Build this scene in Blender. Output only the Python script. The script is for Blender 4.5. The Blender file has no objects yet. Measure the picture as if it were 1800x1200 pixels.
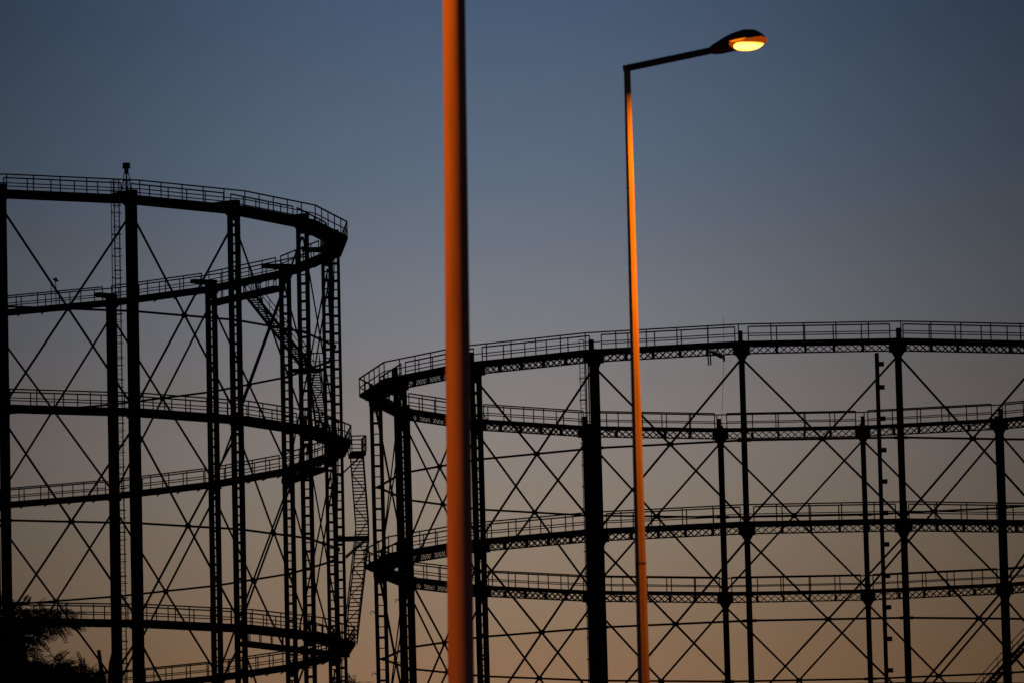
import bpy, math, random
from mathutils import Vector, Matrix
random.seed(7)
R = math.radians
scene = bpy.context.scene
C = scene.collection
GROUND = -1.6                      # the lens is the origin, 1.6 m above the ground

# ------------------------------------------------------------------ camera
cd = bpy.data.cameras.new('camera')
cam = bpy.data.objects.new('camera', cd); C.objects.link(cam)
pitch, roll = R(6.08997), R(1.48283)
up = Vector((0, -math.sin(pitch), math.cos(pitch))); fw = Vector((0, math.cos(pitch), math.sin(pitch)))
xr = Vector((1, 0, 0))
cx_ = xr*math.cos(roll) - up*math.sin(roll)
cy_ = xr*math.sin(roll) + up*math.cos(roll)
cam.matrix_world = Matrix((cx_, cy_, -fw)).transposed().to_4x4()
cd.sensor_width = 36.0
cd.lens = 15683.18/1800*36
cd.clip_start = 0.5; cd.clip_end = 20000
cd.dof.use_dof = True; cd.dof.focus_distance = 600; cd.dof.aperture_fstop = 17
scene.camera = cam
scene.view_settings.view_transform = 'Standard'
scene.view_settings.look = 'None'
scene.view_settings.exposure = 0.0
scene.view_settings.gamma = 1.0

# ------------------------------------------------------------------ dusk sky
def lin(c):
    return tuple(((v/255)/12.92 if v/255 <= .04045 else ((v/255+.055)/1.055)**2.4) for v in c)
SKY = [  # sine of the elevation, sRGB look of the after-glow
    (-.30, (30, 24, 20)), (-.02, (120, 74, 40)), (.030, (138, 92, 52)), (.070, (138, 108, 82)), (.0835, (137, 121, 105)), (.0945, (136, 127, 121)), (.1035, (125, 121, 123)),
    (.108, (119, 121, 128)), (.1255, (90, 105, 124)), (.144, (70, 88, 114)), (.17, (60, 78, 104)), (.30, (36, 50, 74)), (1.0, (14, 19, 34))]
GLOW_AZ, GLOW_W, GLOW_MIN = -.003, .052, .20
w = bpy.data.worlds.new('World'); scene.world = w; w.use_nodes = True
nt = w.node_tree; nt.nodes.clear()
def nd(t, **k):
    n = nt.nodes.new(t)
    for a, v in k.items(): setattr(n, a, v)
    return n
L = nt.links.new
tc = nd('ShaderNodeTexCoord'); sx = nd('ShaderNodeSeparateXYZ'); L(tc.outputs['Generated'], sx.inputs[0])
mr = nd('ShaderNodeMapRange'); L(sx.outputs['Z'], mr.inputs['Value'])
mr.inputs['From Min'].default_value = -.30; mr.inputs['From Max'].default_value = 1.0
cr = nd('ShaderNodeValToRGB'); L(mr.outputs[0], cr.inputs[0]); cr.color_ramp.interpolation = 'LINEAR'
el = cr.color_ramp.elements
for i, (z, c) in enumerate(SKY):
    p = (z+.30)/1.30
    e = el[i] if i < 2 else el.new(p)
    e.position = p; e.color = (*lin(c), 1)
def mth(op, a, b=None):
    n = nd('ShaderNodeMath', operation=op)
    for i, v in enumerate((a, b)):
        if v is None: continue
        if isinstance(v, (int, float)): n.inputs[i].default_value = v
        else: L(v, n.inputs[i])
    return n.outputs[0]
az = mth('ARCTAN2', sx.outputs['X'], sx.outputs['Y'])
q = mth('DIVIDE', mth('SUBTRACT', az, GLOW_AZ), GLOW_W)
g = mth('EXPONENT', mth('MULTIPLY', mth('MULTIPLY', q, q), -1.0))
fac = mth('ADD', mth('MULTIPLY', g, 1-GLOW_MIN), GLOW_MIN)
mpw = nd('ShaderNodeMapping'); L(tc.outputs['Generated'], mpw.inputs[0]); mpw.inputs['Scale'].default_value = (14, 14, 60)
nz = nd('ShaderNodeTexNoise'); L(mpw.outputs[0], nz.inputs['Vector']); nz.inputs['Scale'].default_value = 1.0; nz.inputs['Detail'].default_value = 5
fac = mth('MULTIPLY', fac, mth('ADD', mth('MULTIPLY', nz.outputs['Fac'], .10), .95))   # thin uneven dusk haze
mx = nd('ShaderNodeVectorMath', operation='SCALE'); L(cr.outputs[0], mx.inputs[0]); L(fac, mx.inputs['Scale'])
bg = nd('ShaderNodeBackground'); L(mx.outputs[0], bg.inputs[0]); bg.inputs[1].default_value = 1.0
sky = nd('ShaderNodeTexSky', sky_type='NISHITA', sun_disc=False)
sky.sun_elevation = R(-3.0); sky.sun_rotation = R(-1.0)
bg2 = nd('ShaderNodeBackground'); L(sky.outputs[0], bg2.inputs[0]); bg2.inputs[1].default_value = 0.01
ad = nd('ShaderNodeAddShader'); L(bg.outputs[0], ad.inputs[0]); L(bg2.outputs[0], ad.inputs[1])
wo = nd('ShaderNodeOutputWorld'); L(ad.outputs[0], wo.inputs[0])
sd = bpy.data.lights.new('sun', 'SUN'); sd.energy = 0.02; sd.angle = R(.5); sd.color = (1, .6, .35)
so = bpy.data.objects.new('sun', sd); C.objects.link(so)
so.rotation_euler = (R(90.5), 0, R(1)+math.pi)      # last light from behind the frames, at the horizon
so.rotation_euler = Vector((0.02, -1, -.01)).to_track_quat('-Z', 'Y').to_euler()

# ------------------------------------------------------------------ materials
def mat(name, col, rough=.6, metal=0., var=.35, scale=3., stretch=1., spec=.5):
    m = bpy.data.materials.new(name); m.use_nodes = True
    t = m.node_tree; b = t.nodes['Principled BSDF']
    tcn = t.nodes.new('ShaderNodeTexCoord'); mp = t.nodes.new('ShaderNodeMapping')
    mp.inputs['Scale'].default_value = (1, 1, 1/stretch)
    n = t.nodes.new('ShaderNodeTexNoise'); n.inputs['Scale'].default_value = scale; n.inputs['Detail'].default_value = 6
    r = t.nodes.new('ShaderNodeValToRGB')
    r.color_ramp.elements[0].position = .3; r.color_ramp.elements[1].position = .7
    r.color_ramp.elements[0].color = (*[c*(1-var) for c in col], 1)
    r.color_ramp.elements[1].color = (*[min(1, c*(1+var)) for c in col], 1)
    t.links.new(tcn.outputs['Object'], mp.inputs[0]); t.links.new(mp.outputs[0], n.inputs['Vector'])
    t.links.new(n.outputs['Fac'], r.inputs[0]); t.links.new(r.outputs[0], b.inputs['Base Color'])
    b.inputs['Roughness'].default_value = rough; b.inputs['Metallic'].default_value = metal
    b.inputs['Specular IOR Level'].default_value = spec
    return m
def emit(name, col, s):
    m = bpy.data.materials.new(name); m.use_nodes = True
    b = m.node_tree.nodes['Principled BSDF']
    b.inputs['Base Color'].default_value = (.5, .45, .4, 1)
    b.inputs['Emission Color'].default_value = (*col, 1); b.inputs['Emission Strength'].default_value = s
    return m
M_STEEL = mat('dark_painted_steel', (.026, .019, .015), .8, var=.4, scale=1.2, spec=.1)
M_RUST = mat('rusty_dark_steel', (.040, .026, .020), .8, var=.5, scale=2., spec=.2)
M_GALV = mat('weathered_galvanised_steel', (.30, .29, .28), .5, var=.22, scale=9., stretch=9., spec=.4)
M_HOOD = mat('dark_lamp_hood', (.07, .065, .06), .5, var=.2, scale=8.)
M_LEAF = mat('tree_leaf', (.045, .055, .025), .6, var=.4, scale=5., spec=.3)
M_BARK = mat('tree_bark', (.06, .048, .038), .9, var=.4, scale=12., spec=.1)
M_GROUND = mat('dry_ground', (.09, .08, .055), .95, var=.35, scale=.4, spec=.1)
SODIUM = (1.0, .15, .001)
M_GLARE_BAND = emit('orange_glare', (1.0, .22, .0), 1.1)  # orange glare fringe of the lens, put in as emission
M_GLARE_SHELL = emit('glare_shell', (1.0, .13, .0), .30)  # lamp glare spilling over the hood, put in as dim emission
def lens_material():        # the lamp tube sits behind the middle of the lens: brightest there, amber towards the rim
    m = bpy.data.materials.new('lit_sodium_lens'); m.use_nodes = True; t = m.node_tree; b = t.nodes['Principled BSDF']
    c = t.nodes.new('ShaderNodeTexCoord'); mp = t.nodes.new('ShaderNodeMapping'); mp.vector_type = 'POINT'
    mp.inputs['Location'].default_value = (-1, -1, -1); mp.inputs['Scale'].default_value = (2, 2, 2)
    ln = t.nodes.new('ShaderNodeVectorMath'); ln.operation = 'LENGTH'
    r = t.nodes.new('ShaderNodeMapRange'); r.inputs['From Min'].default_value = .45; r.inputs['From Max'].default_value = 1.28
    r.inputs['To Min'].default_value = 18.; r.inputs['To Max'].default_value = .7; r.interpolation_type = 'SMOOTHSTEP'
    t.links.new(c.outputs['Generated'], mp.inputs[0]); t.links.new(mp.outputs[0], ln.inputs[0]); t.links.new(ln.outputs['Value'], r.inputs['Value'])
    b.inputs['Base Color'].default_value = (.5, .4, .3, 1); b.inputs['Emission Color'].default_value = (1, .31, .035, 1)
    t.links.new(r.outputs[0], b.inputs['Emission Strength'])
    return m
M_LENS = lens_material()

# ------------------------------------------------------------------ mesh helper
class MB:
    def __init__(s): s.v = []; s.f = []
    def poly(s, pts, faces):
        b = len(s.v); s.v += [tuple(p) for p in pts]; s.f += [tuple(i+b for i in f) for f in faces]
    def hexa(s, p):   # 8 points: bottom ring 0-3, top ring 4-7
        s.poly(p, [(3,2,1,0), (4,5,6,7), (0,1,5,4), (1,2,6,5), (2,3,7,6), (3,0,4,7)])
    def bar(s, a, b, wd, ht, up=(0, 0, 1)):
        a, b = Vector(a), Vector(b); d = (b-a)
        if d.length < 1e-6: return
        d.normalize(); u = Vector(up)
        if abs(d.dot(u)) > .98: u = Vector((1, 0, 0)) if abs(d.x) < .9 else Vector((0, 1, 0))
        sd = d.cross(u).normalized(); u = sd.cross(d).normalized()
        o = [(-wd/2, -ht/2), (wd/2, -ht/2), (wd/2, ht/2), (-wd/2, ht/2)]
        s.hexa([a+sd*i+u*j for i, j in o]+[b+sd*i+u*j for i, j in o])
    def tube(s, pts, rad, n=8):
        pts = [Vector(p) for p in pts]; rings = []
        for i, p in enumerate(pts):
            d = (pts[min(i+1, len(pts)-1)]-pts[max(i-1, 0)]).normalized()
            u = Vector((0, 0, 1)) if abs(d.z) < .95 else Vector((1, 0, 0))
            a = d.cross(u).normalized(); c = a.cross(d).normalized()
            r = rad[i] if isinstance(rad, (list, tuple)) else rad
            rings.append([p+a*math.cos(2*math.pi*k/n)*r+c*math.sin(2*math.pi*k/n)*r for k in range(n)])
        s.loft(rings)
    def loft(s, rings, cap=True):
        n = len(rings[0]); b = len(s.v)
        for r in rings: s.v += [tuple(p) for p in r]
        for i in range(len(rings)-1):
            for k in range(n):
                s.f.append((b+i*n+k, b+i*n+(k+1) % n, b+(i+1)*n+(k+1) % n, b+(i+1)*n+k))
        if cap:
            s.f.append(tuple(b+k for k in reversed(range(n)))); s.f.append(tuple(b+(len(rings)-1)*n+k for k in range(n)))
    def build(s, name, m, parent=None, fn=None, smooth=False):
        me = bpy.data.meshes.new(name)
        me.from_pydata([fn(*p) for p in s.v] if fn else s.v, [], s.f); me.materials.append(m)
        if smooth: me.polygons.foreach_set('use_smooth', [True]*len(me.polygons))
        me.update()
        o = bpy.data.objects.new(name, me); C.objects.link(o)
        if parent: o.parent = parent
        return o
def tag(o, label, cat, group=None):
    o['label'] = label; o['category'] = cat
    if group: o['group'] = group
    return o
def empty(name, loc):
    o = bpy.data.objects.new(name, None); C.objects.link(o); o.location = loc; o.empty_display_size = .5
    return o

# ------------------------------------------------------------------ ground
m = MB(); N = 48; S = 9000.
for i in range(N+1):
    for j in range(N+1):
        x, y = (i/N-.5)*S, (j/N-.12)*S
        m.v.append((x, y, GROUND))
for i in range(N):
    for j in range(N):
        a = i*(N+1)+j; m.f.append((a, a+N+1, a+N+2, a+1))
gr = m.build('ground', M_GROUND); gr['kind'] = 'structure'

# ------------------------------------------------------------------ gasholder guide frames
class Frame:
    """A ring of built-up columns joined by walkway rings and cross bracing.  theta 0 faces the lens."""
    def __init__(s, name, c, rad, ph, n, lv, tilt, lean, label, sty):
        s.c, s.R, s.ph, s.n, s.lv, s.tilt, s.lean, s.sty = c, rad, ph, n, lv, tilt, lean, sty
        s.root = empty(name, (c[0], c[1], GROUND)); tag(s.root, label, 'gasholder', 'gasholder guide frames')
        s.step = 360./n
    def W(s, x, y, z):          # the frame has settled a fraction of a degree out of true
        k = min(1., max(0., (z-GROUND)/20.))
        return (x+s.lean*(z-50), y, z+s.tilt*x*k-GROUND)
    def P(s, th, r, z):
        t = R(th); return Vector((math.sin(t)*(s.R+r), -math.cos(t)*(s.R+r), z))
    def Q(s, th, r, tg, z):     # radial offset r and tangential offset tg from the column at th
        t = R(th); return s.P(th, r, z)+Vector((math.cos(t), math.sin(t), 0))*tg
    def add(s, mb, name, m=M_STEEL, parent=None, **k): return mb.build(name, m, parent or s.root, s.W, **k)
    def box(s, mb, th, r0, r1, t0, t1, z0, z1):
        mb.hexa([s.Q(th, r, t, z) for z in (z0, z1) for r, t in ((r0, t0), (r0, t1), (r1, t1), (r1, t0))])
    def th(s, k): return s.ph+k*s.step

    def column(s, k):
        st, th, hA = s.sty, s.th(k), s.lv[0]
        c, b, a = st['c'], st['b'], st['a']
        m = MB()
        segs = 4
        for sg, top in ((1, hA+st['stub']), (-1, hA+.12)):
            s.box(m, th, sg*c-b/2, sg*c+b/2, -a/2, a/2, GROUND, top)
        z = GROUND+.6; i = 0
        while z < hA-.2:
            hh = .075 if i % 2 == 0 else .028
            s.box(m, th, -c+b/2, c-b/2, -a/2+.01, a/2-.01, z-hh, z+hh)
            z += st['bat']/2; i += 1
        s.box(m, th, -c-b*.9, c+b*.9, -a*.9, a*.9, GROUND, GROUND+.35)
        col = s.add(m, 'column')
        for h in s.lv:
            w1, w2, d1, d2 = st['joint']
            m = MB(); s.box(m, th, -c-b/2-.03, c+b/2+.03, -w1/2, w1/2, h-d1, h+.02)
            # tapering gusset below the joint
            lo = [s.Q(th, r, t, h-d1-d2) for r, t in ((-c*.9, -a/2-.02), (-c*.9, a/2+.02), (c*.9, a/2+.02), (c*.9, -a/2-.02))]
            hi = [s.Q(th, r, t, h-d1) for r, t in ((-c*.9, -w2/2), (-c*.9, w2/2), (c*.9, w2/2), (c*.9, -w2/2))]
            m.hexa(lo+hi)
            s.add(m, 'joint_plate', parent=col)
        if st.get('roller'):
            m = MB()
            z0 = hA+.10
            lo = [s.Q(th, r, t, z) for r, t, z in ((-1.75, -.22, z0+.08), (-1.75, .22, z0+.08), (.36, .3, z0), (.36, -.3, z0))]
            hi = [s.Q(th, r, t, z) for r, t, z in ((-1.75, -.22, z0+.36), (-1.75, .22, z0+.36), (.36, .3, z0+.38), (.36, -.3, z0+.38))]
            m.hexa(lo+hi)
            s.add(m, 'roller_bracket', parent=col)
        else:
            m = MB()
            s.box(m, th, c-.13, c+.13, -.13, .13, hA+st['stub']-.05, hA+st['stub']+.03)
            s.add(m, 'column_cap', parent=col); m = MB()
            s.box(m, th, -c-b*.6, -c+b*.6, -a*.6, a*.6, hA+.12, hA+.17)
            s.add(m, 'column_cap', parent=col)
        return col

    def rails(s, m, p0, p1, h, seg, ends, t=.084):
        p0, p1 = Vector(p0), Vector(p1); z = Vector((0, 0, 1))
        m.bar(p0+z*h, p1+z*h, t, t); m.bar(p0+z*h*.44, p1+z*h*.44, t*.72, t*.72)
        for i in range(seg+1):
            if i == seg and not ends: continue
            q = p0.lerp(p1, i/seg)
            m.bar(q-z*.05, q+z*h, t*.9, t*.9)

    def bay(s, k, li):
        st, h = s.sty, s.lv[li]
        t0, t1 = s.th(k), s.th(k+1); ri, ro, dp, rh = st['ri'], st['ro'], st['dp'], st['rail']
        m = MB()
        P = s.P
        m.hexa([P(t0, ri, h-.10), P(t1, ri, h-.10), P(t1, ro, h-.10), P(t0, ro, h-.10), P(t0, ri, h), P(t1, ri, h), P(t1, ro, h), P(t0, ro, h)])
        for r, e in ((ri+.03, dp), (ro-.03, st['edge'])):
            m.bar(P(t0, r, h-e/2+.012), P(t1, r, h-e/2+.012), .07, e)
        # bracket arms that carry the overhang
        for i in range(1, 5):
            a, b = P(t0, ri+.05, h-.16).lerp(P(t1, ri+.05, h-.16), i/5), P(t0, ro-.05, h-.16).lerp(P(t1, ro-.05, h-.16), i/5)
            m.bar(a, b, .09, .12)
            m.bar(P(t0, .30, h-dp-.06).lerp(P(t1, .30, h-dp-.06), i/5), b, .07, .08)
        wk = s.add(m, 'walkway')
        m = MB(); s.rails(m, P(t0, ro-.04, h), P(t1, ro-.04, h), rh, 5, False); s.add(m, 'outer_railing', parent=wk)
        m = MB()
        a, b = P(t0, ri+.05, h), P(t1, ri+.05, h); d = (b-a).normalized(); g_ = st['gap']
        s.rails(m, a+d*g_, b-d*g_, rh*.97, 5, True)
        # the two posts nearest the ends stand at the regular spacing of the outer side
        s.add(m, 'inner_railing', parent=wk)
        if st['lattice']:
            m = MB(); lz0, lz1 = h-dp-st['lat'], h-dp+.02
            for r in (.10, .24):
                a, b = P(t0, r, 0), P(t1, r, 0); d = (b-a).normalized(); ln = (b-a).length
                a, b = a+d*.46, b-d*.46; ln -= .92
                zz = Vector((0, 0, 1))
                m.bar(a+zz*lz0, b+zz*lz0, .07, .075)
                n = 18
                for i in range(n):
                    x0, x1 = a.lerp(b, i/n), a.lerp(b, (i+1)/n)
                    m.bar(x0+zz*lz0, x1+zz*lz1, .035, .05); m.bar(x0+zz*lz1, x1+zz*lz0, .035, .05)
                for i in (1, 2, 3, 4):
                    x = a.lerp(b, i/5); m.bar(x+zz*lz0, x+zz*lz1, .05, .17, up=d)
            s.add(m, 'lattice_girder', parent=wk)
        else:
            m = MB(); lz = h-dp
            for r in (-.30, .30):
                m.bar(P(t0, r, lz+.12), P(t1, r, lz+.12), .10, .20)
            s.add(m, 'plate_girder', parent=wk)

    def brace(s, k, zt, zb):
        t0, t1 = s.th(k), s.th(k+1); m = MB(); P = s.P
        a, b = P(t0, 0, zt), P(t1, 0, zt); c, d = P(t0, 0, zb), P(t1, 0, zb)
        nrm = (b-a).cross(Vector((0, 0, 1))).normalized()
        e = nrm*.04; wd = s.sty['brace']
        m.bar(a+e, d+e, .07, wd, up=nrm.cross(d-a)); m.bar(b-e, c-e, .07, wd, up=nrm.cross(c-b))
        x = s.add(m, 'cross_brace')
        mid = (a+b+c+d)/4
        m = MB(); zz = Vector((0, 0, 1)); tn = (b-a).normalized()
        pts = [tn*.27, tn*.16+zz*.16, -tn*.16+zz*.16, -tn*.27, -tn*.16-zz*.16, tn*.16-zz*.16]
        m.loft([[mid+p-nrm*.08 for p in pts], [mid+p+nrm*.08 for p in pts]])
        s.add(m, 'gusset_plate', parent=x)
        m = MB(); l_, r_ = (a+c)/2, (b+d)/2
        m.bar(l_, r_, .09, s.sty['tie'])
        for p, sg in ((l_, 1), (r_, -1)):
            m.bar(p+tn*sg*.1, p+tn*sg*.46, .12, .2)
        s.add(m, 'tie_rod', parent=x)

    def stair(s, a, b, wd, name='staircase', rh=1.0, rise=.20):
        """a, b: (theta, r, z) at top and bottom; straight flight between them"""
        pa, pb = s.P(*a), s.P(*b); d = pb-pa; hd = Vector((d.x, d.y, 0)).normalized(); sd = hd.cross(Vector((0, 0, 1)))
        st = MB(); zz = Vector((0, 0, 1))
        for sg in (-1, 1): st.bar(pa+sd*sg*wd/2, pb+sd*sg*wd/2, .05, .26)
        o = s.add(st, name)
        n = max(4, int(abs(d.z)/rise)); tr = MB()
        for i in range(n):
            q = pa.lerp(pb, (i+.5)/n); tr.bar(q-sd*(wd/2-.03), q+sd*(wd/2-.03), .25, .065)
        s.add(tr, 'treads', parent=o)
        for sg in (-1, 1):
            rl = MB(); u0, u1 = pa+sd*sg*(wd/2+.02), pb+sd*sg*(wd/2+.02)
            rl.bar(u0+zz*rh, u1+zz*rh, .05, .05); rl.bar(u0+zz*rh*.55, u1+zz*rh*.55, .04, .04)
            k = max(2, int(d.length/1.6))
            for i in range(k+1):
                q = u0.lerp(u1, i/k); rl.bar(q, q+zz*rh, .045, .045)
            s.add(rl, 'handrail', parent=o)
        br = MB(); k = max(3, int(d.length/1.3))          # flat cross bracing under the treads
        for i in range(k):
            q0, q1 = pa.lerp(pb, i/k), pa.lerp(pb, (i+1)/k); dz = zz*-.14
            sg = 1 if i % 2 else -1
            br.bar(q0+sd*sg*wd*.46+dz, q1-sd*sg*wd*.46+dz, .05, .05)
        s.add(br, 'stair_bracing', parent=o)
        return o
    def landing(s, ta, tb, r0, r1, z, dp=.22, rail=1.05, hang=None, sides='oab', strut=None):
        m = MB(); P = s.P
        m.hexa([P(ta, r0, z-dp), P(tb, r0, z-dp), P(tb, r1, z-dp), P(ta, r1, z-dp), P(ta, r0, z), P(tb, r0, z), P(tb, r1, z), P(ta, r1, z)])
        if hang:
            n = 9
            for r in (r0+.08, r1-.08):
                for i in range(n+1):
                    q = P(ta, r, z).lerp(P(tb, r, z), i/n); m.bar(q, q+Vector((0, 0, hang)), .07, .07)
        if strut:
            for t in (ta, tb): m.bar(P(t, .3, z-strut), P(t, r1-.1, z-.1), .1, .1)
        o = s.add(m, 'stair_landing')
        if rail:
            m = MB()
            if 'o' in sides: s.rails(m, P(ta, r1-.04, z), P(tb, r1-.04, z), rail, 3, True)
            if 'i' in sides: s.rails(m, P(ta, r0+.04, z), P(tb, r0+.04, z), rail, 3, True)
            if 'a' in sides: s.rails(m, P(ta, r0, z), P(ta, r1, z), rail, 1, True)
            if 'b' in sides: s.rails(m, P(tb, r0, z), P(tb, r1, z), rail, 1, True)
            s.add(m, 'landing_railing', parent=o)
        return o
    def ladder(s, k, r, tg, zt, wd=.42, cage=True):
        th = s.th(k); m = MB(); Q = s.Q
        for sg in (-1, 1): m.bar(Q(th, r, tg+sg*wd/2, GROUND), Q(th, r, tg+sg*wd/2, zt), .055, .05)
        z = GROUND+.3
        while z < zt-.1:
            m.bar(Q(th, r, tg-wd/2, z), Q(th, r, tg+wd/2, z), .028, .028); z += .30
        z = GROUND+1.4
        while z < zt-1:
            m.bar(Q(th, r*.5, tg+.15, z), Q(th, r, tg-wd/2-.1, z), .06, .07); z += 1.45
        m.bar(Q(th, r, tg-wd/2, zt), Q(th, r, tg+wd/2, zt), .05, .05)
        o = s.add(m, 'ladder')
        if cage:
            m = MB(); sg = -1 if r < 0 else 1
            for a in (-1.25, -.45, .45, 1.25):
                p = (r+sg*.36*math.cos(a*1.1)*1.2, tg+.36*math.sin(a))
                m.bar(Q(th, p[0], p[1], GROUND+2.4), Q(th, p[0], p[1], zt-.1), .03, .03)
            z = GROUND+2.4
            while z < zt:
                pts = [Q(th, r+sg*.36*math.cos(a*1.1)*1.2, tg+.36*math.sin(a), z) for a in (-1.57, -1.25, -.45, .45, 1.25, 1.57)]
                for a, b in zip(pts, pts[1:]): m.bar(a, b, .03, .05)
                z += 1.45
            s.add(m, 'safety_cage', parent=o)
        return o
    def ring(s, storeys):
        for k in range(s.n):
            s.column(k)
        for li in range(len(s.lv)):
            for k in range(s.n): s.bay(k, li)
        for zt, zb in storeys:
            for k in range(s.n): s.brace(k, zt, zb)

# left frame: taller, plate girders
g1 = Frame('gasholder_frame', (-50.5684, 617.5496), 38.32726, 26.44470677, 24, [72.85, 58.675, 44.651], .01007, .004826,
    'taller dark gasholder frame at left, with solid plate walkways, lantern mast and outside stairs',
    dict(c=.303, b=.185, a=.42, bat=1.22, stub=.10, joint=(.62, .62, .52, .35), roller=True, ri=-.5, ro=1.0, dp=.42, edge=.22,
         rail=1.02, gap=.42, lattice=False, brace=.138, tie=.138))
g1.ring([(71.75, 58.72), (57.6, 44.7), (43.5, 30.4)])
# right frame: lower, lattice girders
g2 = Frame('gasholder_frame', (20.39536, 620.50242), 30.0, -9.81439651, 18, [62.53, 50.517, 38.504], -.007265, -.001934,
    'lower dark gasholder frame behind the street lamps, with lattice girders under its walkways',
    dict(c=.31, b=.28, a=.27, bat=1.5, stub=.72, joint=(1.0, .78, .80, .40), roller=False, ri=-.25, ro=1.15, dp=.30, edge=.18,
         rail=1.12, gap=.46, lattice=True, lat=.44, brace=.138, tie=.138))
g2.ring([(61.5, 50.55), (49.45, 38.55), (37.4, 26.5)])

# --- left frame's stairs, landings, ladder, lantern
g1.landing(129.5, 114.6, -1.5, -.55, 71.62, dp=.36, rail=0, hang=.85)
g1.stair((121.7, -1.05, 71.5), (104.6, -1.05, 64.95), .8)
g1.landing(100.3, 102.4, -2.9, -.5, 64.72, dp=.17, sides='a')
g1.stair((101.6, -1.1, 64.75), (90.5, -1.1, 58.75), .8)
g1.landing(113.5, 100.4, -1.4, -.5, 57.75, dp=.36, rail=0, hang=.6)
g1.landing(94.6, 98.6, .95, 1.95, 58.45, dp=.28, sides='oab', strut=1.5)
g1.stair((98.3, 1.5, 58.3), (91.6, 1.5, 52.3), .87, rise=.25)
g1.landing(92.0, 89.6, -.3, 1.98, 52.2, dp=.24, rail=0, strut=1.4)
g1.stair((91.8, 1.5, 52.0), (103.4, 1.45, 45.4), .87, rise=.25)
g1.landing(54.8, 78.0, .55, 1.5, 43.5, dp=.30, rail=0, hang=.75)
g1.ladder(1, -.60, -.76, 72.85+1.25)
m = MB(); th = g1.th(1); z0 = 73.0; rc = -.42
for a, b in ((-1, -1), (-1, 1), (1, 1), (1, -1)):
    m.bar(g1.Q(th, rc+a*.30, b*.30, z0), g1.Q(th, rc+a*.10, b*.10, z0+1.48), .06, .06)
for f in (.33, .68):
    h = .30-.20*f
    c = [g1.Q(th, rc+a*h, b*h, z0+1.48*f) for a, b in ((-1, -1), (-1, 1), (1, 1), (1, -1))]
    for i in range(4): m.bar(c[i], c[(i+1) % 4], .045, .05)
    h2 = .30 if f < .5 else .234
    c2 = [g1.Q(th, rc+a*h2, b*h2, z0+(1.48*.33 if f > .5 else 0)) for a, b in ((-1, -1), (-1, 1), (1, 1), (1, -1))]
    for i in range(4): m.bar(c2[i], c[(i+1) % 4], .03, .03)
m.bar(g1.Q(th, rc, 0, z0), g1.Q(th, rc, 0, z0+1.5), .10, .10)
mast = g1.add(m, 'mast_lantern')
m = MB()
rings = []
for r, z in ((.12, 1.46), (.15, 1.52), (.15, 1.80), (.29, 1.84), (.25, 1.95), (.25, 2.12), (.27, 2.14), (.27, 2.19)):
    rings.append([g1.Q(th, rc+r*math.cos(a*math.pi/6), r*math.sin(a*math.pi/6), z0+z) for a in range(12)])
m.loft(rings); g1.add(m, 'lantern_head', parent=mast)
for tt, hh in ((153.3, 2.05), (153.9, 1.7)):
    m = MB(); m.bar(g1.P(tt, -.4, 72.8), g1.P(tt, -.4, 72.8+hh), .06, .06)
    if hh > 2:
        m.bar(g1.P(tt, -.4, 72.8+hh-.25), g1.P(tt, -.4, 72.8+hh+.03), .2, .2); m.bar(g1.P(tt-.35, -.4, 72.8+hh-.2), g1.P(tt+.35, -.4, 72.8+hh-.05), .1, .1)
    g1.add(m, 'instrument_post')

# --- right frame's stairs, ladder, loose ironwork
g2.stair((134.0, -1.3, 50.45), (161.5, -1.3, 38.6), .85)
g2.ladder(-1, .58, -.60, 62.53+.75, wd=.36, cage=False)
for tg in (-.48, -.29):
    m = MB(); m.bar(g2.Q(g2.th(-1), .3, tg, GROUND), g2.Q(g2.th(-1), .3, tg, 61.7), .085, .085); g2.add(m, 'riser_pipe')
m = MB(); tt = -132.65
m.bar(g2.P(tt, 1.2, 57.6), g2.P(tt, 1.2, 64.7), .05, .05); m.bar(g2.P(tt-.5, 1.2, 64.7), g2.P(tt+.5, 1.2, 64.7), .06, .06)
m.bar(g2.P(tt, 1.2, 61.5), g2.P(tt, 1.2, 64.4), .10, .10)
m.bar(g2.P(tt, 1.2, 63.7), g2.P(tt-1.9, .9, 62.3), .05, .05)
g2.add(m, 'measuring_rod', M_RUST)
m = MB(); tt = -14.0; z = 61.9
m.bar(g2.P(tt, .5, z+.2), g2.P(tt+.12, .5, z-.85), .09, .09); m.bar(g2.P(tt+.3, .5, z+.2), g2.P(tt+.40, .5, z-.82), .09, .09)
m.bar(g2.P(tt+.45, .5, z+.1), g2.P(tt+1.8, .5, z-.35), .09, .20); m.bar(g2.P(tt+1.2, .5, z+.2), g2.P(tt+2.1, .5, z-.5), .08, .10)
m.bar(g2.P(tt+2.05, .5, z-.15), g2.P(tt+2.1, .5, z-.62), .11, .14)
g2.add(m, 'hanging_bracket', M_RUST)
m = MB(); p0, p1 = g2.P(-11.6, 1.1, 64.2), g2.P(-12.3, 1.1, 56.6)
m.tube([p0, p0.lerp(p1, .5)+Vector((.06, 0, 0)), p1], .012, 5)
g2.add(m, 'hanging_wire', M_RUST)
for kk, r in ((-4, .45), (-3, .45)):
    m = MB()
    for z in (47.2, 42.9):
        pts = [g2.Q(g2.th(kk), r+o, 0, z+q) for o, q in ((0, .0), (.12, .14), (.26, .12), (.32, -.03), (.26, -.08))]
        m.tube(pts, .035, 6)
    g2.add(m, 'cable_hook', M_RUST)

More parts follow.
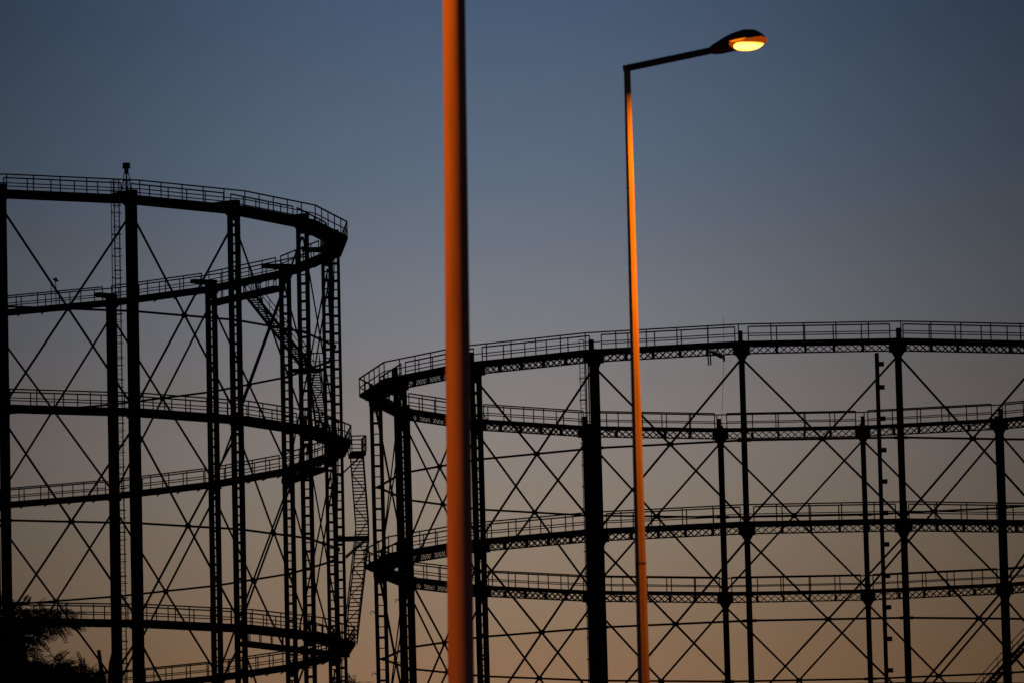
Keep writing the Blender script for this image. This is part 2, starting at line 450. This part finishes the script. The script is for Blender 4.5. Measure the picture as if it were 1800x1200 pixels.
# ------------------------------------------------------------------ slim mast with blocks, inside the right frame
t = R(8.1); r_ = 29.0
mp = empty('guide_mast', (20.39536+math.sin(t)*r_-.19, 620.50242-math.cos(t)*r_, GROUND))
tag(mp, 'slim dark free-standing mast with square blocks up its right side, inside the lower gasholder frame', 'mast')
H = 61.75-GROUND; lean_ = .0
m = MB(); m.bar((0, 0, 0), (0, 0, H), .27, .27); m.bar((0, 0, 0), (0, 0, .2), .7, .7)
m.build('mast_pole', M_STEEL, mp)
z = H-.75; first = True
while z > 2:
    m = MB(); m.bar((.13, 0, z), (.46, 0, z), .3, .29); m.build('step_block', M_STEEL, mp)
    z -= 1.55 if first else 2.1
    first = False

# ------------------------------------------------------------------ street lamps
def street_lamp(base, H, d0, d1, sides, azim, arm_len, rise, body_len, watt, tilt, label, lcol, seam=9.32, tube=.062, spread=164):
    root = empty('street_lamp', base); root.rotation_euler = (0, tilt, 0)
    tag(root, label, 'street lamp', 'street lamps')
    dx, dy = math.sin(azim), -math.cos(azim); D = Vector((dx, dy, 0)); Zz = Vector((0, 0, 1))
    m = MB(); rings = []
    ph = azim+math.pi/sides*0
    zs = [0, .02, .02, H*.25, H*.5, H*.75, H]
    rr = [d0*.5]*2+[d0*.5]+[0]*4
    for i, z in enumerate((0, H*.2, H*.4, H*.6, H*.8, H)):
        rad = (d0+(d1-d0)*z/H)/2
        rings.append([Vector((math.cos(ph+2*math.pi*(k+.5)/sides)*rad, math.sin(ph+2*math.pi*(k+.5)/sides)*rad, z)) for k in range(sides)])
    m.loft(rings); m.build('pole', M_GALV, root, smooth=sides > 12)
    m = MB(); m.bar((0, 0, 0), (0, 0, .03), .42, .42)
    for a, b in ((-1, -1), (1, -1), (1, 1), (-1, 1)): m.bar((a*.15, b*.15, .03), (a*.15, b*.15, .09), .035, .035)
    m.build('base_plate', M_GALV, root)
    # seam where the two pole sections meet
    zj = seam; rj = (d0+(d1-d0)*seam/H)/2+.0015
    m = MB(); m.loft([[Vector((math.cos(ph+2*math.pi*(k+.5)/sides)*rj, math.sin(ph+2*math.pi*(k+.5)/sides)*rj, zj+dz)) for k in range(sides)] for dz in (-.010, .010)])
    m.build('section_joint', M_HOOD if sides < 12 else M_GALV, root, smooth=False)
    a = Vector((0, 0, H-.03)); b = a+D*arm_len+Zz*rise
    m = MB(); m.bar(a-D*d1*.45, b, tube, tube); m.build('arm', M_HOOD, root)
    ax = (b-a).normalized(); sd = ax.cross(Zz).normalized(); uu = sd.cross(ax).normalized()
    hd = MB(); rings = []
    prof = [(0, .035, .035, .045), (.06, .06, .05, .065), (.18, .085, .058, .085), (.34, .118, .055, .115), (.52, .140, .045, .140), (.70, .148, .035, .150), (.86, .128, .028, .142), (.96, .082, .022, .115), (1.0, .045, .015, .085)]
    for t_, hu, hl, hw in prof:
        c = b+ax*(t_*body_len-.02)
        rings.append([c+sd*hw*math.cos(2*math.pi*k/20)+uu*(hu if math.sin(2*math.pi*k/20) > 0 else hl)*math.sin(2*math.pi*k/20) for k in range(20)])
    hd.loft(rings); hood = hd.build('lamp_hood', M_HOOD, root, smooth=True)
    def bowl(c0, c1, wdt, dep, up_):
        b_ = MB(); n1, n2 = 18, 7; cc = b+ax*((c0+c1)/2*body_len-.02)+uu*up_
        hl = (c1-c0)/2*body_len; rg = []
        for j in range(n2):
            e = j/(n2-1)*math.pi/2*.97
            rg.append([cc+ax*hl*math.cos(e)*math.cos(2*math.pi*k/n1)+sd*wdt*math.cos(e)*math.sin(2*math.pi*k/n1)-uu*dep*math.sin(e) for k in range(n1)])
        b_.loft(rg); return b_, cc
    cn = MB(); rings = []      # added emissive shell imitating the lamp's glare over the hood, below its dark top
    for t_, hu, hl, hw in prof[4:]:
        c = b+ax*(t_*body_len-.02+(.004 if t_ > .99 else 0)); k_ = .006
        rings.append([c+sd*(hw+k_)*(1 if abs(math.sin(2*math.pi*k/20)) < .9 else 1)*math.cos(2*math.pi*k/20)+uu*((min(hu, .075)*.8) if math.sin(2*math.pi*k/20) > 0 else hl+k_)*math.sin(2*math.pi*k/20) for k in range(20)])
    cn.loft(rings); cn.build('glare_shell', M_GLARE_SHELL, hood, smooth=True)
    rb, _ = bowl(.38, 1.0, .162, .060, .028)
    rb.build('glare_band', M_GLARE_BAND, hood, smooth=True)  # added glowing band that imitates the orange glare round the lens
    lb, cc = bowl(.46, .985, .156, .075, -.006)
    lens = lb.build('lens', M_LENS, hood, smooth=True)
    ld = bpy.data.lights.new('sodium_lamp', 'AREA'); ld.shape = 'DISK'; ld.size = .22; ld.energy = watt; ld.color = lcol
    ld.spread = R(spread)
    lo = bpy.data.objects.new('sodium_lamp', ld); C.objects.link(lo); lo.parent = root
    lo.location = cc-uu*.125
    return root
street_lamp((1.312, 95, GROUND), 13.08-GROUND, .2050, .0735, 8, R(50), 1.18, .066, .70, 610, 0,
    'slim street lamp with glowing orange head, its eight-sided post lit orange down one side', (1.0, .168, .001))
street_lamp((-.424, 52, GROUND), 12.6+1.6, .1820, .1050, 40, R(-63), 2.2, .1, .8, 1320, R(.84),
    'nearer thick round orange lamp post whose head is above the top of the picture', (1.0, .135, .001), seam=3.0, tube=.08)

# ------------------------------------------------------------------ trees
def compound_leaf(mb, base, dr, ln, pairs=8):
    dr = dr.normalized(); s_ = dr.cross(Vector((random.gauss(0, .4), random.gauss(0, .4), 1))).normalized(); nrm = s_.cross(dr)
    mb.bar(base, base+dr*ln, .004, .004)
    for i in range(pairs):
        f = .2+.8*i/(pairs-1); c = base+dr*ln*f-nrm*.03*f*f
        l = ln*.26*(1-.45*abs(f-.5)); wd = l*.27
        for sg in (-1, 1):
            o = (s_*sg+dr*.35+nrm*random.uniform(-.35, .1)).normalized()
            k = o.cross(nrm).normalized()
            b_ = len(mb.v)
            for p in (c, c+o*l*.5+k*wd, c+o*l, c+o*l*.5-k*wd): mb.v.append(tuple(p))
            mb.f.append((b_, b_+1, b_+2, b_+3))
def tree(base, top, clumps, fill, limbs, label, leaf_len=.24):
    root = empty('tree', base); tag(root, label, 'tree', 'trees')
    B = Vector(base)
    m = MB(); n = 9
    T = Vector(top)-B
    pts = [T*(i/n)+Vector((math.sin(i*1.3)*.10, math.cos(i*1.7)*.10, 0)) for i in range(n+1)]
    m.tube(pts, [.26*(1-.80*i/n) for i in range(n+1)], 10)
    for c, rad, cnt in clumps:
        c = Vector(c)-B; zf = max(.25, min(.9, (c.z-1.2)/T.z)); st = T*zf*.92
        mid = st.lerp(c, .55)+Vector((0, 0, -.15))
        m.tube([st, mid, c], [.06, .04, .015], 7) if rad[0] > .9 else m.tube([c+Vector((-1.6, .3, -.5)), c+Vector((-.8, .1, -.15)), c], [.04, .025, .01], 6)
    tk = m.build('trunk', M_BARK, root, smooth=True)
    for pl, rd in limbs:
        m = MB(); m.tube([Vector(p)-B for p in pl], rd, 8); m.build('cut_branch', M_BARK, root, smooth=True)
    m = MB()
    for c, rad, cnt in clumps:
        c = Vector(c)-B
        for i in range(cnt):
            d = Vector((random.gauss(0, 1), random.gauss(0, 1), random.gauss(0, 1))).normalized()
            rr = random.random()**.45
            p = c+Vector((d.x*rad[0], d.y*rad[1], d.z*rad[2]))*rr
            compound_leaf(m, p, Vector((d.x+random.gauss(0, .5), d.y+random.gauss(0, .5), d.z*.4-.25+random.gauss(0, .4))), leaf_len*random.uniform(.75, 1.3), random.choice((6, 7, 8, 9)))
            if i % 3 == 0: m.bar(c+(p-c)*.3, p, .008, .008)
    for c, rad, cnt in fill:
        c = Vector(c)-B
        for i in range(cnt):
            d = Vector((random.gauss(0, 1), random.gauss(0, 1), random.gauss(0, 1))).normalized()*random.random()**.4
            p = c+Vector((d.x*rad[0], d.y*rad[1], d.z*rad[2])); s_ = random.uniform(.05, .11)
            a = Vector((random.gauss(0, 1), random.gauss(0, 1), random.gauss(0, 1))).normalized()*s_; b = a.cross(Vector((random.gauss(0, 1), random.gauss(0, 1), random.gauss(0, 1)))).normalized()*s_*.45
            k = len(m.v); m.v += [tuple(p-a), tuple(p+b), tuple(p+a), tuple(p-b)]; m.f.append((k, k+1, k+2, k+3))
    m.build('crown', M_LEAF, root)
    return root
def tp(px, py, y=150.):      # metres at the tree's distance
    return (-8.74+px/104.6-.026*(1050-py)/104.6*0, y, 11.89-(py-1050)/104.6+px*.000247)
cl = [(tp(15, 1094), (.85, .8, .36), 300), (tp(92, 1090), (.40, .5, .20), 120), (tp(-30, 1150), (.80, .9, .8), 520), (tp(45, 1230), (.85, .9, .62), 620), (tp(125, 1222), (.48, .6, .40), 330),
      (tp(-10, 1110), (.7, .7, .45), 260), (tp(148, 1205), (.30, .4, .30), 240), (tp(85, 1180), (.40, .5, .22), 160), ((-11.3, 151.3, 8.7), (2.9, 2.4, 3.0), 1500), ((-9.2, 150.4, 7.6), (2.0, 1.6, 2.0), 900)]
fl = [(tp(-30, 1160), (.72, .7, .75), 5200), (tp(35, 1245), (.80, .7, .66), 5200), (tp(112, 1242), (.55, .5, .46), 2600), (tp(118, 1208), (.40, .4, .20), 900), (tp(66, 1192), (.28, .4, .22), 500), (tp(-8, 1108), (.50, .5, .20), 700), (tp(70, 1098), (.30, .3, .06), 120), ((-11.2, 151.3, 8.6), (2.6, 2.2, 2.7), 9000), ((-9.2, 150.4, 7.5), (1.8, 1.4, 1.8), 4000)]
lb = [([tp(186, 1290), tp(182, 1215), tp(175, 1180), tp(172, 1151)], [.055, .045, .034, .033]),
      ([tp(188, 1290), tp(190, 1215), tp(192, 1175), tp(201, 1140)], [.05, .04, .026, .014])]
tree((-10.2, 150.5, GROUND), (-10.3, 150.6, 10.6), cl, fl, lb, 'black leafy tree with feathery leaves and cut branches filling the bottom left corner')
cl2 = [((-3.22+.30, 150, 10.36), (.13, .2, .16), 9), ((-3.22+.42, 150, 10.22), (.22, .3, .2), 16), ((-3.0, 150, 9.3), (1.2, 1.1, .75), 520), ((-3.1, 150.2, 7.8), (1.8, 1.6, 1.6), 700)]
tree((-3.0, 150.3, GROUND), (-2.95, 150.2, 9.9), cl2, [((-3.0, 150, 8.0), (1.4, 1.3, 1.3), 2500)], [],
    'small tree whose leafy tip just shows at the bottom edge below the outside stairs', leaf_len=.2)
